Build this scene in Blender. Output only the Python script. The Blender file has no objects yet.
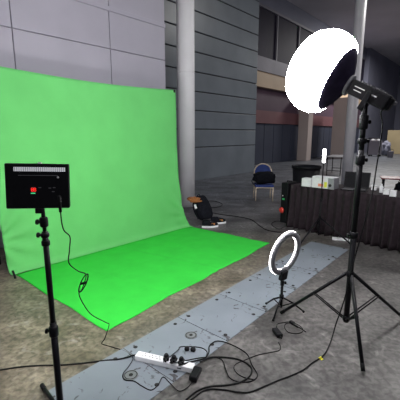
import bpy, bmesh, math, random
from mathutils import Vector, Matrix, noise as mnoise
random.seed(7)
C = bpy.context.scene.collection
PI = math.pi
V = Vector
# ------------------------------------------------------------------ camera
F, HOR, H = 340.0, 134.0, 1.6
PITCH = math.atan((200 - HOR) / F)
CP, SP = math.cos(PITCH), math.sin(PITCH)
CAM = V((0, 0, H))
def ray(x, y):
    a, b = (x - 200) / F, (200 - y) / F
    return V((a, CP + b * SP, -SP + b * CP))
def fl(x, y, z=0.0):
    d = ray(x, y)
    return CAM + d * ((z - H) / d.z)
def atY(x, y, Y):
    d = ray(x, y)
    return CAM + d * (Y / d.y)
def onplane(x, y, P, n):
    d = ray(x, y)
    return CAM + d * ((P - CAM).dot(n) / d.dot(n))
cd = bpy.data.cameras.new('camera'); cam = bpy.data.objects.new('camera', cd); C.objects.link(cam)
cd.sensor_width = 36; cd.lens = 36 * F / 400; cd.clip_start = 0.05; cd.clip_end = 200
cam.location = CAM; cam.rotation_euler = (PI / 2 - PITCH, 0, 0)
bpy.context.scene.camera = cam

# ------------------------------------------------------------------ materials
def mat(name, col, rough=0.6, metal=0.0, var=0.12, scale=18.0, bump=0.0, bscale=60.0, spec=0.5, sheen=0.0, coat=0.0):
    m = bpy.data.materials.new(name); m.use_nodes = True
    nt = m.node_tree; b = nt.nodes['Principled BSDF']
    b.inputs['Roughness'].default_value = rough; b.inputs['Metallic'].default_value = metal
    b.inputs['Specular IOR Level'].default_value = spec
    if sheen: b.inputs['Sheen Weight'].default_value = sheen
    if coat: b.inputs['Coat Weight'].default_value = coat
    tc = nt.nodes.new('ShaderNodeTexCoord')
    n = nt.nodes.new('ShaderNodeTexNoise'); n.inputs['Scale'].default_value = scale; n.inputs['Detail'].default_value = 4
    nt.links.new(tc.outputs['Object'], n.inputs['Vector'])
    r = nt.nodes.new('ShaderNodeValToRGB')
    r.color_ramp.elements[0].position = 0.3; r.color_ramp.elements[1].position = 0.7
    r.color_ramp.elements[0].color = [c * (1 - var) for c in col] + [1]
    r.color_ramp.elements[1].color = [min(1, c * (1 + var)) for c in col] + [1]
    nt.links.new(n.outputs['Fac'], r.inputs['Fac']); nt.links.new(r.outputs['Color'], b.inputs['Base Color'])
    if bump:
        n2 = nt.nodes.new('ShaderNodeTexNoise'); n2.inputs['Scale'].default_value = bscale; n2.inputs['Detail'].default_value = 3
        nt.links.new(tc.outputs['Object'], n2.inputs['Vector'])
        bp = nt.nodes.new('ShaderNodeBump'); bp.inputs['Strength'].default_value = bump; bp.inputs['Distance'].default_value = 0.02
        nt.links.new(n2.outputs['Fac'], bp.inputs['Height']); nt.links.new(bp.outputs['Normal'], b.inputs['Normal'])
    return m
def emis(name, col, s):
    m = bpy.data.materials.new(name); m.use_nodes = True
    b = m.node_tree.nodes['Principled BSDF']
    b.inputs['Base Color'].default_value = (*col, 1); b.inputs['Emission Color'].default_value = (*col, 1)
    b.inputs['Emission Strength'].default_value = s
    return m
M = dict(
    black=mat('black_metal', (.008, .008, .010), .42, spec=.18),
    blackplastic=mat('black_plastic', (.008, .008, .010), .5, spec=.15),
    rubber=mat('black_rubber', (.008, .008, .009), .7, spec=.15),
    cord=mat('black_cord', (.008, .008, .009), .55, spec=.18),
    blackcloth=mat('black_fabric', (.009, .010, .014), .9, var=.3, bump=.3, bscale=120, spec=.08),
    skirt=mat('black_skirt_cloth', (.026, .019, .023), .8, var=.25, spec=.15),
    steel=mat('brushed_steel', (.55, .55, .57), .35, .9),
    greyplastic=mat('grey_plastic', (.22, .22, .24), .45),
    white=mat('white_plastic', (.74, .75, .78), .45, var=.04),
    paper=mat('white_card', (.70, .70, .72), .7, var=.06),
    pillar=mat('white_paint', (.84, .825, .86), .4, var=.04, scale=3),
    greenwall=mat('green_backdrop_cloth', (.118, .45, .132), .9, var=.05, scale=3, bump=.10, bscale=9, spec=.15),
    greenfloor=mat('green_floor_cloth', (.036, .50, .052), .9, var=.07, scale=4, bump=.12, bscale=8, spec=.1),
    panel=mat('grey_wall_panel', (.42, .405, .475), .55, var=.05, scale=1.5),
    seam=mat('seam_shadow_gap', (.035, .035, .04), .8),
    plank=mat('slate_cladding', (.18, .205, .235), .36, var=.12, scale=1.2, spec=.6),
    glass=mat('dark_glazing', (.030, .026, .045), .6, var=.2, scale=.5, spec=.1),
    sill=mat('grey_band', (.20, .19, .23), .6, scale=1),
    cream=mat('cream_band', (.48, .36, .25), .6, var=.06, scale=1),
    maroon=mat('maroon_band', (.085, .050, .075), .6, scale=1),
    rust=mat('rust_band', (.17, .075, .085), .6, scale=1),
    shutter=mat('navy_shutter', (.040, .047, .075), .55, scale=1),
    beige=mat('beige_column', (.50, .42, .395), .6, var=.05, scale=1),
    farwall=mat('blue_grey_wall', (.20, .205, .27), .8, scale=.4),
    lowwall=mat('yellow_low_wall', (.36, .29, .17), .7, scale=1),
    ceiling=mat('ceiling_grey', (.55, .53, .57), .9, scale=.3),
    blue=mat('blue_upholstery', (.030, .055, .21), .85, bump=.2, bscale=90),
    creamframe=mat('cream_metal_frame', (.62, .52, .40), .4),
    brown=mat('tan_brown_cloth', (.33, .13, .035), .8, var=.35, scale=30),
    red=mat('red_plastic', (.62, .05, .035), .45),
    redtop=mat('dark_red_laminate', (.20, .045, .05), .4),
    yellow=mat('yellow_label', (.70, .72, .05), .6),
    yellowtape=mat('yellow_tape', (.75, .68, .03), .5),
    orange=mat('orange_label', (.75, .25, .16), .6),
    green=mat('green_mark', (.05, .5, .15), .5),
    screen=mat('dark_screen', (.008, .008, .010), .6, spec=.1),
    label=mat('white_print', (.85, .85, .87), .6),
    dim=mat('grey_print', (.16, .16, .17), .6),
    lid=mat('steel_lid', (.17, .18, .19), .45, .3),
    hole=mat('hole_dark', (.012, .012, .012), .8),
    skirtcone=mat('violet_black_fabric', (.030, .024, .050), .85, var=.2, spec=.1),
    glow=emis('lantern_glow', (1, .985, 1), 105.0),
    ventglow=emis('vent_painted_glow', (.92, .94, 1), .42),  # brightness of the vent strip put into its material as added glow
    ledface=emis('led_panel_glow', (1, .98, .96), 350.0),
    ringglow=emis('ring_glow', (1, .97, .97), 9.0),
    tubeglow=emis('tube_glow', (.95, .95, 1), 14.0),
    reddigit=emis('red_digit', (1, .03, .02), 1.3),
    greendigit=emis('green_digit', (.1, .8, .3), .8),
    star=emis('white_dot', (1, 1, 1), 2.0),
)
def floor_mat():
    m = bpy.data.materials.new('stained_concrete'); m.use_nodes = True
    nt = m.node_tree; b = nt.nodes['Principled BSDF']; N = nt.nodes.new; L = nt.links.new
    tc = N('ShaderNodeTexCoord')
    def nz(scale, det=6, dist=0.0):
        n = N('ShaderNodeTexNoise'); n.inputs['Scale'].default_value = scale; n.inputs['Detail'].default_value = det
        n.inputs['Distortion'].default_value = dist
        L(tc.outputs['Object'], n.inputs['Vector']); return n
    def ramp(fac, p0, c0, p1, c1):
        r = N('ShaderNodeValToRGB'); e = r.color_ramp.elements
        e[0].position, e[1].position = p0, p1; e[0].color = (*c0, 1); e[1].color = (*c1, 1)
        L(fac, r.inputs['Fac']); return r.outputs['Color']
    def mix(f, a, bb, mode='MIX'):
        x = N('ShaderNodeMix'); x.data_type = 'RGBA'; x.blend_type = mode
        if isinstance(f, float): x.inputs['Factor'].default_value = f
        else: L(f, x.inputs['Factor'])
        for s, val in (('A', a), ('B', bb)):
            i = [k for k in x.inputs if k.name == s and k.type == 'RGBA'][0]
            if isinstance(val, tuple): i.default_value = (*val, 1)
            else: L(val, i)
        return [o for o in x.outputs if o.type == 'RGBA'][0]
    base = ramp(nz(2.4, 9, .6).outputs['Fac'], .32, (.062, .058, .057), .68, (.165, .155, .150))
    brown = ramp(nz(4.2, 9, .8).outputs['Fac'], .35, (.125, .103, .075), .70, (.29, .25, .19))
    # paler brown concrete on the screen side of the floor plates
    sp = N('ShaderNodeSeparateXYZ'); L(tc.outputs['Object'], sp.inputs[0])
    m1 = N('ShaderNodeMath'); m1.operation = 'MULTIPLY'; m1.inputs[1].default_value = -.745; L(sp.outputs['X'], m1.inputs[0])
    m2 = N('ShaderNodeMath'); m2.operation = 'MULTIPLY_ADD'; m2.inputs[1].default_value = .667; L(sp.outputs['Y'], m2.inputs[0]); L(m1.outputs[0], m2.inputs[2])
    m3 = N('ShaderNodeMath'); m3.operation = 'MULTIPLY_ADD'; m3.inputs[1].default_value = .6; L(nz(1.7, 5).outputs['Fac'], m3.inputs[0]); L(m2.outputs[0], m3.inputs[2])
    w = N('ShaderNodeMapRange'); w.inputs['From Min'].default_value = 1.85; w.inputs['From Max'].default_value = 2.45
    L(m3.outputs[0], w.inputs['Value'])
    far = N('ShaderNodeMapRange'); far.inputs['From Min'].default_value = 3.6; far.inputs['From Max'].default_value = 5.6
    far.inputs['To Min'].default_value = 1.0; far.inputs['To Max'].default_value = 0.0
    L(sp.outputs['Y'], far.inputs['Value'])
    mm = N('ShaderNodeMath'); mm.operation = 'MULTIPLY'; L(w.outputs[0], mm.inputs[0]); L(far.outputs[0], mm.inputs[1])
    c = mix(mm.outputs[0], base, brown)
    fine = ramp(nz(24, 8, .4).outputs['Fac'], .36, (.44, .44, .44), .64, (1.38, 1.38, 1.38))
    c = mix(.8, c, fine, 'MULTIPLY')
    # dark tyre and mop streaks
    mp = N('ShaderNodeMapping'); mp.inputs['Rotation'].default_value = (0, 0, .8); mp.inputs['Scale'].default_value = (.35, 3.2, 1)
    L(tc.outputs['Object'], mp.inputs['Vector'])
    ns = N('ShaderNodeTexNoise'); ns.inputs['Scale'].default_value = .9; ns.inputs['Detail'].default_value = 5; L(mp.outputs[0], ns.inputs['Vector'])
    c = mix(.55, c, ramp(ns.outputs['Fac'], .40, (.45, .45, .47), .58, (1, 1, 1)), 'MULTIPLY')
    # pale scuffs
    sc = ramp(nz(5.5, 10, 1.2).outputs['Fac'], .60, (0, 0, 0), .74, (1, 1, 1))
    c = mix(sc, c, mix(.5, c, (.42, .40, .385)))
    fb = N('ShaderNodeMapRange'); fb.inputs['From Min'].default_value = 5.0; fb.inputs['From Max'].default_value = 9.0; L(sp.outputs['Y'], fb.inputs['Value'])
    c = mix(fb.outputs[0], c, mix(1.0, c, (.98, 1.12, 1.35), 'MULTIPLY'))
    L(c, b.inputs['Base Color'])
    rr = N('ShaderNodeMapRange'); rr.inputs['To Min'].default_value = .28; rr.inputs['To Max'].default_value = .62
    L(nz(1.9, 6).outputs['Fac'], rr.inputs['Value']); L(rr.outputs[0], b.inputs['Roughness'])
    bp = N('ShaderNodeBump'); bp.inputs['Strength'].default_value = .12; bp.inputs['Distance'].default_value = .01
    L(nz(22, 6).outputs['Fac'], bp.inputs['Height']); L(bp.outputs['Normal'], b.inputs['Normal'])
    return m
def plate_mat():
    m = mat('painted_steel_plate', (.19, .215, .25), .45, .0, var=.10, scale=2.5)
    nt = m.node_tree; b = nt.nodes['Principled BSDF']; N = nt.nodes.new; L = nt.links.new
    tc = nt.nodes['Texture Coordinate']
    src = b.inputs['Base Color'].links[0].from_socket
    n = N('ShaderNodeTexNoise'); n.inputs['Scale'].default_value = 9; n.inputs['Detail'].default_value = 8; n.inputs['Distortion'].default_value = 1.5
    L(tc.outputs['Object'], n.inputs['Vector'])
    r = N('ShaderNodeValToRGB'); e = r.color_ramp.elements; e[0].position = .61; e[1].position = .66
    e[0].color = (0, 0, 0, 1); e[1].color = (1, 1, 1, 1); L(n.outputs['Fac'], r.inputs['Fac'])
    x = N('ShaderNodeMix'); x.data_type = 'RGBA'
    L(r.outputs['Color'], x.inputs['Factor']); L(src, x.inputs[6]); x.inputs[7].default_value = (.05, .05, .055, 1)
    L(x.outputs[2], b.inputs['Base Color'])
    return m
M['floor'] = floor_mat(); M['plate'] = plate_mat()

# ------------------------------------------------------------------ mesh builder
class MB:
    def __init__(s): s.bm = bmesh.new()
    def box(s, c, size, rz=0.0, bev=0.0, rot=None):
        b = bmesh.new(); bmesh.ops.create_cube(b, size=1)
        bmesh.ops.scale(b, vec=V(size), verts=b.verts)
        if bev: bmesh.ops.bevel(b, geom=b.edges[:], offset=bev, segments=2, affect='EDGES', profile=.5)
        mtx = Matrix.Translation(V(c)) @ (rot.to_4x4() if rot is not None else Matrix.Rotation(rz, 4, 'Z'))
        bmesh.ops.transform(b, matrix=mtx, verts=b.verts)
        s.add(b); return s
    def add(s, b):
        me = bpy.data.meshes.new('t'); b.to_mesh(me); b.free(); s.bm.from_mesh(me); bpy.data.meshes.remove(me)
    def cone(s, p0, p1, r0, r1=None, seg=16, cap=True):
        r1 = r0 if r1 is None else r1
        return s.tube([p0, p1], [r0, r1], seg, cap)
    def tube(s, pts, rad, seg=10, cap=True):
        pts = [V(p) for p in pts]
        if not isinstance(rad, (list, tuple)): rad = [rad] * len(pts)
        t0 = (pts[1] - pts[0]).normalized()
        up = V((0, 0, 1)) if abs(t0.z) < .9 else V((1, 0, 0))
        nrm = t0.cross(up).normalized(); rings = []
        for i, p in enumerate(pts):
            a, b_ = pts[max(0, i - 1)], pts[min(len(pts) - 1, i + 1)]
            t = (b_ - a); t = t.normalized() if t.length > 1e-9 else t0
            nrm = (nrm - t * nrm.dot(t)); nrm = nrm.normalized() if nrm.length > 1e-6 else t.orthogonal().normalized()
            bn = t.cross(nrm)
            rings.append([s.bm.verts.new(p + (nrm * math.cos(2 * PI * k / seg) + bn * math.sin(2 * PI * k / seg)) * rad[i]) for k in range(seg)])
        for i in range(len(pts) - 1):
            for k in range(seg):
                f = s.bm.faces.new((rings[i][k], rings[i][(k + 1) % seg], rings[i + 1][(k + 1) % seg], rings[i + 1][k])); f.smooth = True
        if cap:
            s.bm.faces.new(rings[0][::-1]); s.bm.faces.new(rings[-1])
        return s
    def lathe(s, prof, c=(0, 0, 0), axis=(0, 0, 1), seg=28, cap0=True, cap1=True, sx=1.0):
        ax = V(axis).normalized(); u = ax.orthogonal().normalized() if abs(ax.z) < .99 else V((1, 0, 0)); w = ax.cross(u)
        rings = [[s.bm.verts.new(V(c) + ax * z + (u * math.cos(2 * PI * k / seg) * sx + w * math.sin(2 * PI * k / seg)) * max(r, 1e-4)) for k in range(seg)] for r, z in prof]
        for i in range(len(prof) - 1):
            for k in range(seg):
                f = s.bm.faces.new((rings[i][k], rings[i][(k + 1) % seg], rings[i + 1][(k + 1) % seg], rings[i + 1][k])); f.smooth = True
        if cap0: s.bm.faces.new(rings[0][::-1])
        if cap1: s.bm.faces.new(rings[-1])
        return s
    def grid(s, fn, nu, nv, thick=0.0):
        vs = [[s.bm.verts.new(fn(i / nu, j / nv)) for j in range(nv + 1)] for i in range(nu + 1)]
        for i in range(nu):
            for j in range(nv):
                f = s.bm.faces.new((vs[i][j], vs[i + 1][j], vs[i + 1][j + 1], vs[i][j + 1])); f.smooth = True
        if thick:
            s.bm.normal_update()
            bmesh.ops.solidify(s.bm, geom=s.bm.faces[:], thickness=thick)
        return s
    def prism(s, poly, z0, z1):
        a = [s.bm.verts.new((p[0], p[1], z0)) for p in poly]; b = [s.bm.verts.new((p[0], p[1], z1)) for p in poly]
        n = len(poly); s.bm.faces.new(a[::-1]); s.bm.faces.new(b)
        for i in range(n): s.bm.faces.new((a[i], a[(i + 1) % n], b[(i + 1) % n], b[i]))
        return s
def obj(name, mb, m, parent=None, loc=None, label=None):
    bmesh.ops.recalc_face_normals(mb.bm, faces=mb.bm.faces)
    if loc is not None and parent is None:
        bmesh.ops.translate(mb.bm, vec=-V(loc), verts=mb.bm.verts)
    me = bpy.data.meshes.new(name); mb.bm.to_mesh(me); mb.bm.free()
    me.materials.append(M[m] if isinstance(m, str) else m)
    o = bpy.data.objects.new(name, me); C.objects.link(o)
    if parent is not None: o.parent = parent
    elif loc is not None: o.location = V(loc)
    if label: o['label'] = label
    return o
def tag(o, label, cat, group=None, kind=None):
    o['label'] = label; o['category'] = cat
    if group: o['group'] = group
    if kind: o['kind'] = kind
    return o
def thing(name, label, cat, loc, rz=0.0, group=None):
    o = bpy.data.objects.new(name, None); C.objects.link(o); o.location = V(loc); o.rotation_euler = (0, 0, rz)
    o.empty_display_size = .05
    return tag(o, label, cat, group)
def struct(name, mb, m, parent=None):
    o = obj(name, mb, m, parent)
    if parent is None: o['kind'] = 'structure'
    return o
def smooth(pts, n=8):
    P = [V(p) for p in pts]; P = [P[0] * 2 - P[1]] + P + [P[-1] * 2 - P[-2]]; out = []
    for i in range(1, len(P) - 2):
        for k in range(n):
            t = k / n; a, b, c, d = P[i - 1], P[i], P[i + 1], P[i + 2]
            out.append(.5 * ((2 * b) + (c - a) * t + (2 * a - 5 * b + 4 * c - d) * t * t + (3 * b - a - 3 * c + d) * t ** 3))
    out.append(P[-2]); return out
def cordpts(pts, r): return [V((p.x, p.y, max(p.z, r))) for p in smooth(pts)]
def cord(label, pts, r=.004, name='power_cable', m='cord', cat='cord', group=None):
    mb = MB().tube(cordpts(pts, r), r, 8)
    return tag(obj(name, mb, m, loc=V(pts[0])), label, cat, group)
def fp(r, *px): return [fl(x, y, r) for x, y in px]

# ------------------------------------------------------------------ the setting
ANG = math.radians(48.3)
U = V((math.cos(ANG), math.sin(ANG), 0)); NB = V((-math.sin(ANG), math.cos(ANG), 0))      # along the walls, and away behind them
CEIL = 8.6
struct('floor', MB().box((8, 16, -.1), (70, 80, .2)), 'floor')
# right-hand clad wall
W2 = fl(195, 180.5)
def onwall(P, s, z, back=0.0): return V((P.x, P.y, 0)) + U * s + NB * back + V((0, 0, z))
def sof(x, y, P):                                                  # wall coordinates of a picture point
    q = onplane(x, y, P, NB); return (q - P).dot(U), q.z
s_end = (fl(255, 172) - W2).dot(U); s_end = sof(255, 150, W2)[0]
def wallbox(mb, P, s0, s1, z0, z1, b0, b1, bev=0.0):
    c = onwall(P, (s0 + s1) / 2, (z0 + z1) / 2, (b0 + b1) / 2)
    return mb.box(c, (abs(s1 - s0), abs(b1 - b0), z1 - z0), ANG, bev)
mb = MB(); wallbox(mb, W2, -9, s_end, 0, 1.13, 0, .4, .01)
z = 1.16
while z < CEIL:
    wallbox(mb, W2, -9, s_end, z, z + .585, 0, .4, .012); z += .62
wm = struct('wall_centre', mb, 'plank')
struct('trim_1', wallbox(MB(), W2, -9, s_end - .02, 0, CEIL, .03, .38), 'seam')
# light grey panelled wall block in front of it
p1 = ray(167, 150); W1 = CAM + p1 * (7.05 / p1.y); W1.z = 0
def s1(x, y): return sof(x, y, W1)
depth1 = (W2 - W1).dot(NB)
mb = MB(); zs = []
zl = s1(167, 61)[1]; zu = s1(167, 27)[1]
cuts = [0, zl - 2 * (zu - zl), zl - (zu - zl), zl, zu]
while cuts[-1] < CEIL: cuts.append(cuts[-1] + (zu - zl) * 1.0)
cuts = [c for c in cuts if c >= 0]
sa = s1(110, 40)[0]; sb = s1(13, 40)[0]; step = sa - sb
verts = [0.0, sa]
while verts[-1] > -14: verts.append(verts[-1] - step)
g = .006
for i in range(len(verts) - 1):
    for j in range(len(cuts) - 1):
        wallbox(mb, W1, verts[i + 1] + g, verts[i] - g, cuts[j] + g, cuts[j + 1] - g, 0, .05, .004)
struct('wall_left', mb, 'panel')
struct('trim_2', wallbox(MB(), W1, verts[-1], -.004, 0, CEIL, .035, depth1), 'sill')
struct('trim_3', wallbox(MB(), W1, verts[-1], -.0, zu - .035, zu + .035, -.02, .03, .006), 'panel')
# recessed shop-front wall beyond
RW = fl(255, 165)
far = sof(391, 120, RW)[0]; bend = sof(360, 120, RW)[0]
def hz(y, x=256): return sof(x, y, RW)[1]
z_sh, z_ru, z_ma, z_cr, z_si, z_gl = hz(123), hz(110), hz(87), hz(71.5), hz(57), hz(3)
mb = MB()
s = -1.2
while s < bend:
    wallbox(mb, RW, s + .02, min(s + .98, bend), 0, z_sh, .0, .12, .01); s += 1.0
struct('wall_back', mb, 'shutter')
struct('trim_4', wallbox(MB(), RW, -3, far, 0, CEIL, .1, .4), 'seam')
struct('trim_5', wallbox(MB(), RW, -3, bend, z_sh, z_ru, -.06, .2), 'rust')
struct('trim_6', wallbox(MB(), RW, -3, bend, z_ru, z_ma, -.02, .2), 'maroon')
struct('trim_7', wallbox(MB(), RW, -3, bend, z_ma, z_cr, -.25, .2), 'cream')
struct('trim_8', wallbox(MB(), RW, -3, bend, z_cr, z_si, -.30, .2), 'sill')
struct('window_1', wallbox(MB(), RW, -3, bend, z_si, z_gl, .02, .2), 'glass')
mb = MB(); s = sof(276.5, 40, RW)[0]; ds = sof(298, 50, RW)[0] - s
while s < bend:
    wallbox(mb, RW, s - .04, s + .04, z_si, z_gl, -.06, .04); s += ds
wallbox(mb, RW, -3, bend, z_gl - .06, z_gl + .06, -.08, .04)
struct('window_frame', mb, 'sill', bpy.data.objects['window_1'])
struct('trim_10', wallbox(MB(), RW, bend, far, 0, CEIL, -.35, .2), 'farwall')
struct('trim_9', wallbox(MB(), RW, -3, far, z_gl + .06, CEIL, -.02, .2), 'farwall')
# end wall of the hall, low yellow wall, ceiling
FE = onwall(RW, far, 0)
PD = V((U.y, -U.x, 0))
struct('wall_right', MB().box(FE + PD * 15 + U * .2 + V((0, 0, CEIL / 2)), (.4, 32, CEIL), ANG), 'farwall')
lw = fl(386, 153.5); 
struct('wall_low', MB().box(lw + PD * 4 + V((0, 0, 0.95)), (.3, 8, 1.9), ANG, .02), 'lowwall')
struct('ceiling', MB().box((10, 28, CEIL + .15), (60, 52, .3)), 'ceiling')
# square beige columns
def column(x, y, w, name, zt):
    c = fl(x, y); mb = MB().box(c + V((0, 0, zt / 2)), (w, w, zt), ANG, .02)
    struct(name, mb, 'beige')
column(303.5, 160.5, .62, 'column_1', z_ma)
column(341, 158, 1.1, 'column_2', z_ma)
# round white pillars
def pillar(x, y, r, name, zb):
    c = fl(x, y); mb = MB().lathe([(r, 0), (r, zb - .03), (r, zb), (r * .975, zb + .004), (r * .975, zb + .012), (r, zb + .016), (r, zb + .05), (r, CEIL)], c, seg=40)
    struct(name, mb, 'pillar'); return c
PC = pillar(186.8, 205.5, .186, 'pillar_1', atY(186, 74, fl(187, 205.5).y).z)
P2 = pillar(346, 186, .152, 'pillar_2', 2.8)

# ------------------------------------------------------------------ steel cover plates in the floor
SA = math.radians(49.0); SU = V((math.cos(SA), math.sin(SA), 0)); SN = V((-math.sin(SA), math.cos(SA), 0))
S0 = fl(222, 293) * .5 + fl(263, 314) * .5
SWID = .545; PL = .592
plate_words = ['nearest the camera, left of the white power strip', 'carrying the white power strip and its plugs',
               'just beyond the one carrying the white power strip', 'directly beside the legs of the mini tripod',
               'just beyond the one beside the mini tripod legs', 'seen through the opening of the glowing ring light', 'farthest along the strip, ending at the foot of the draped table']
lids = [fl(191, 336), fl(131, 376)]
for i, k in enumerate(range(-3, 4)):
    c = S0 + SU * (PL * (k + .5)); t = None
    if k == 3: L_ = .50
    else: L_ = PL
    t = thing('floor_cover_plate', 'grey steel floor plate ' + plate_words[i], 'floor plate', (c.x, c.y, 0), SA, 'steel floor cover plates')
    obj('plate', MB().box(((L_ - PL) / 2, 0, .003), (L_ - .006, SWID, .006), 0, .0015), 'plate', t)
    for a, b in ((-.22, -.21), (-.22, .21), (.2, -.21), (.2, .21)):
        obj('bolt', MB().lathe([(.016, 0), (.016, .0015), (.010, .002)], (a + random.uniform(-.02, .02), b, .006), seg=12), 'hole', t)
    for l in lids:
        d = l - c; a, b = d.dot(SU), d.dot(SN)
        if abs(a) < PL / 2:
            li = obj('outlet_lid', MB().lathe([(.050, 0), (.050, .003), (.047, .0035)], (a, b, .006), seg=28), 'lid', t, label='round steel outlet lid')
            obj('lid_ring', MB().lathe([(.044, .0034), (.044, .0045), (.038, .0045), (.038, .0034)], (a, b, .006), seg=28, cap0=False, cap1=False), 'hole', li)
            obj('lid_slot', MB().lathe([(.014, .003), (.014, .005)], (a, b, .006), seg=16), 'hole', li)

# ------------------------------------------------------------------ green screen
BA, BB = fl(10, 275), fl(189, 226)
BU = (BB - BA).normalized(); BN = V((-BU.y, BU.x, 0)); BL = (BB - BA).length
BP = BA + BN * .10
def bz(x, y): q = onplane(x, y, BP, BN); return (q - BP).dot(BU), q.z
sL, zL = bz(-20, 62.5); sR, zR = bz(175.5, 90)
zMid = bz(100, 82)[1]; sMid = bz(100, 82)[0]
def topz(s):
    t = (s - sL) / (sR - sL); lin = zL + (zR - zL) * t
    return lin - .045 * math.sin(PI * t)
def backdrop(u, v):
    st = sL + (sR - sL) * u
    if v > .985: v2 = 1
    sb_ = 0 + BL * u
    e = (1 - v) ** 2.2
    s_ = st + (sb_ - st) * ((1 - v) ** (7 + 2 * u))
    zt = topz(st); zz = .017 + (zt - .017) * max(0, v - .012) / .988; lip = .06 * max(0, 1 - v / .03) ** 2
    back = .10 * min(1, v * 1.6) ** .7
    w = .012 * math.sin(u * 23 + 3 * v) * (1 - v * .6) + .018 * mnoise.noise(V((u * 5, v * 3, 1.3))) + .006 * mnoise.noise(V((u * 16, v * 5, 4)))
    # drag folds fanning out from the tied left edge and from the right foot
    for u0, v0, sg, A in ((-.03, .17, 1, .034), (1.03, .10, -1, .022)):
        du, dv_ = (u - u0) * sg * 2.9, (v0 - v) * 2.2
        th, rr_ = math.atan2(dv_, du), math.hypot(du, dv_)
        w += A * math.sin(th * 11 + 1) * min(1, rr_ * 4) * math.exp(-(rr_ / .42) ** 2)
    w += .010 * math.sin((v * 2 + u * 3.5) * 13) * math.exp(-((u - .32) / .2) ** 2) * math.exp(-((v - .8) / .3) ** 2)
    w *= min(1, v * 9 + .02) * min(1, (1 - v) * 14)
    kick = .10 * e * max(0, (u - .93) / .07)
    p = BA + BU * s_ + BN * (back + w - kick * .5 - lip); p.z = zz
    return p
t = thing('green_backdrop', 'upright green screen cloth hung behind the green floor sheet, before the grey wall', 'backdrop', BA)
mb = MB().grid(lambda u, v: backdrop(u, v) - BA, 110, 70, .002)
obj('cloth', mb, 'greenwall', t)
for u in (.06, .988):
    q = backdrop(u, 1) - BA
    obj('clamp', MB().box(q + V((0, 0, -.02)), (.022, .045, .045), math.atan2(BU.y, BU.x), .006), 'black', t, label='black spring clamp')
ts = thing('backdrop_stand', 'thin black stand carrying the crossbar behind the green screen cloth', 'stand', BA + BN * .2)
O = BA + BN * .2
def bs(s, z, b=0.0): return BA + BU * s + BN * b + V((0, 0, z)) - O
obj('crossbar', MB().tube([backdrop(k / 20, 1.0) - O + BN * .016 + V((0, 0, -.014)) for k in range(21)], .0125, 10), 'black', ts)
for s_ in (sL + .30, sR - .06):
    zt = topz(s_)
    obj('pole', MB().cone(bs(s_, .1, .135), bs(s_, zt, .125), .013, .010), 'black', ts)
    for a in (60, 180, 300):
        a = math.radians(a) + .75
        obj('leg', MB().cone(bs(s_, .55, .135), bs(s_, .012, .135) + V((math.cos(a), math.sin(a), 0)) * (.10 if False else .12), .009), 'black', ts)
# sand bag and foot that show at the left edge
q = fl(15.5, 279)
ql = q - O
ft = obj('foot', MB().tube([ql + V((-.05, .05, .075)), ql + V((-.03, .03, .055)), ql + V((0, 0, .009))], .012, 10), 'rubber', ts)
q = fl(-5, 263)
t = thing('equipment_case', 'dark case with tan side standing at the left edge behind the green cloth', 'case', q, .7)
obj('case_body', MB().box((-.10, .05, .12), (.30, .36, .24), 0, .015), 'blackplastic', t)
obj('case_cover', MB().box((-.10, .05, .335), (.28, .34, .18), 0, .03), 'lowwall', t, label='tan padded cover')
# floor sheet
fc = [fl(19, 277.5), fl(107, 331.5), fl(270, 243.5), fl(190, 227)]
UD = (fc[0] - fc[1]).normalized()
def sheet(u, v):
    a = fc[0] + UD * .10 + (fc[1] - fc[0] - UD * .10) * v; b = fc[3] + UD * .12 + (fc[2] - fc[3] - UD * .12) * v
    p = a + (b - a) * u
    p += V((.01 * math.sin(u * 19), .012 * math.sin(v * 12 + u * 7), 0)) * (1 if v > .9 or u < .05 or u > .95 else 0)
    wz = .010 * abs(mnoise.noise(V((u * 7, v * 4, .3)))) + .010 * max(0, mnoise.noise(V((u * 13 + v * 5, v * 3 - u * 2, 5))))
    wz += .012 * math.exp(-((u - .46 - .1 * v) / .012) ** 2) + .007 * math.exp(-((v - .48) / .012) ** 2) + .008 * math.exp(-((u - .20 - .06 * v) / .01) ** 2)+ .007 * math.exp(-((u - .72 + .06 * v) / .01) ** 2)
    p.z = .004 + wz * min(1, v * 8)
    return p
o = obj('green_floor_sheet', MB().grid(sheet, 120, 60, .0015), 'greenfloor', loc=fc[1])
tag(o, 'bright green creased cloth sheet spread on the floor before the upright screen', 'floor cloth')

# ------------------------------------------------------------------ light stands
def collar(parent, p, r=.022, h=.05, knob=None, name='collar'):
    c = obj(name, MB().lathe([(r * .8, -h / 2), (r, -h / 2 + .006), (r, h / 2 - .006), (r * .8, h / 2)], p, seg=18), 'blackplastic', parent)
    if knob is not None:
        d = V((math.cos(knob), math.sin(knob), 0))
        mb = MB().cone(V(p) + d * r * .8, V(p) + d * (r + .010), .006); mb.lathe([(.010, 0), (.014, .003), (.014, .012), (.010, .014)], V(p) + d * (r + .006), d, 10)
        obj('knob', mb, 'blackplastic', c)
    return c
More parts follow.
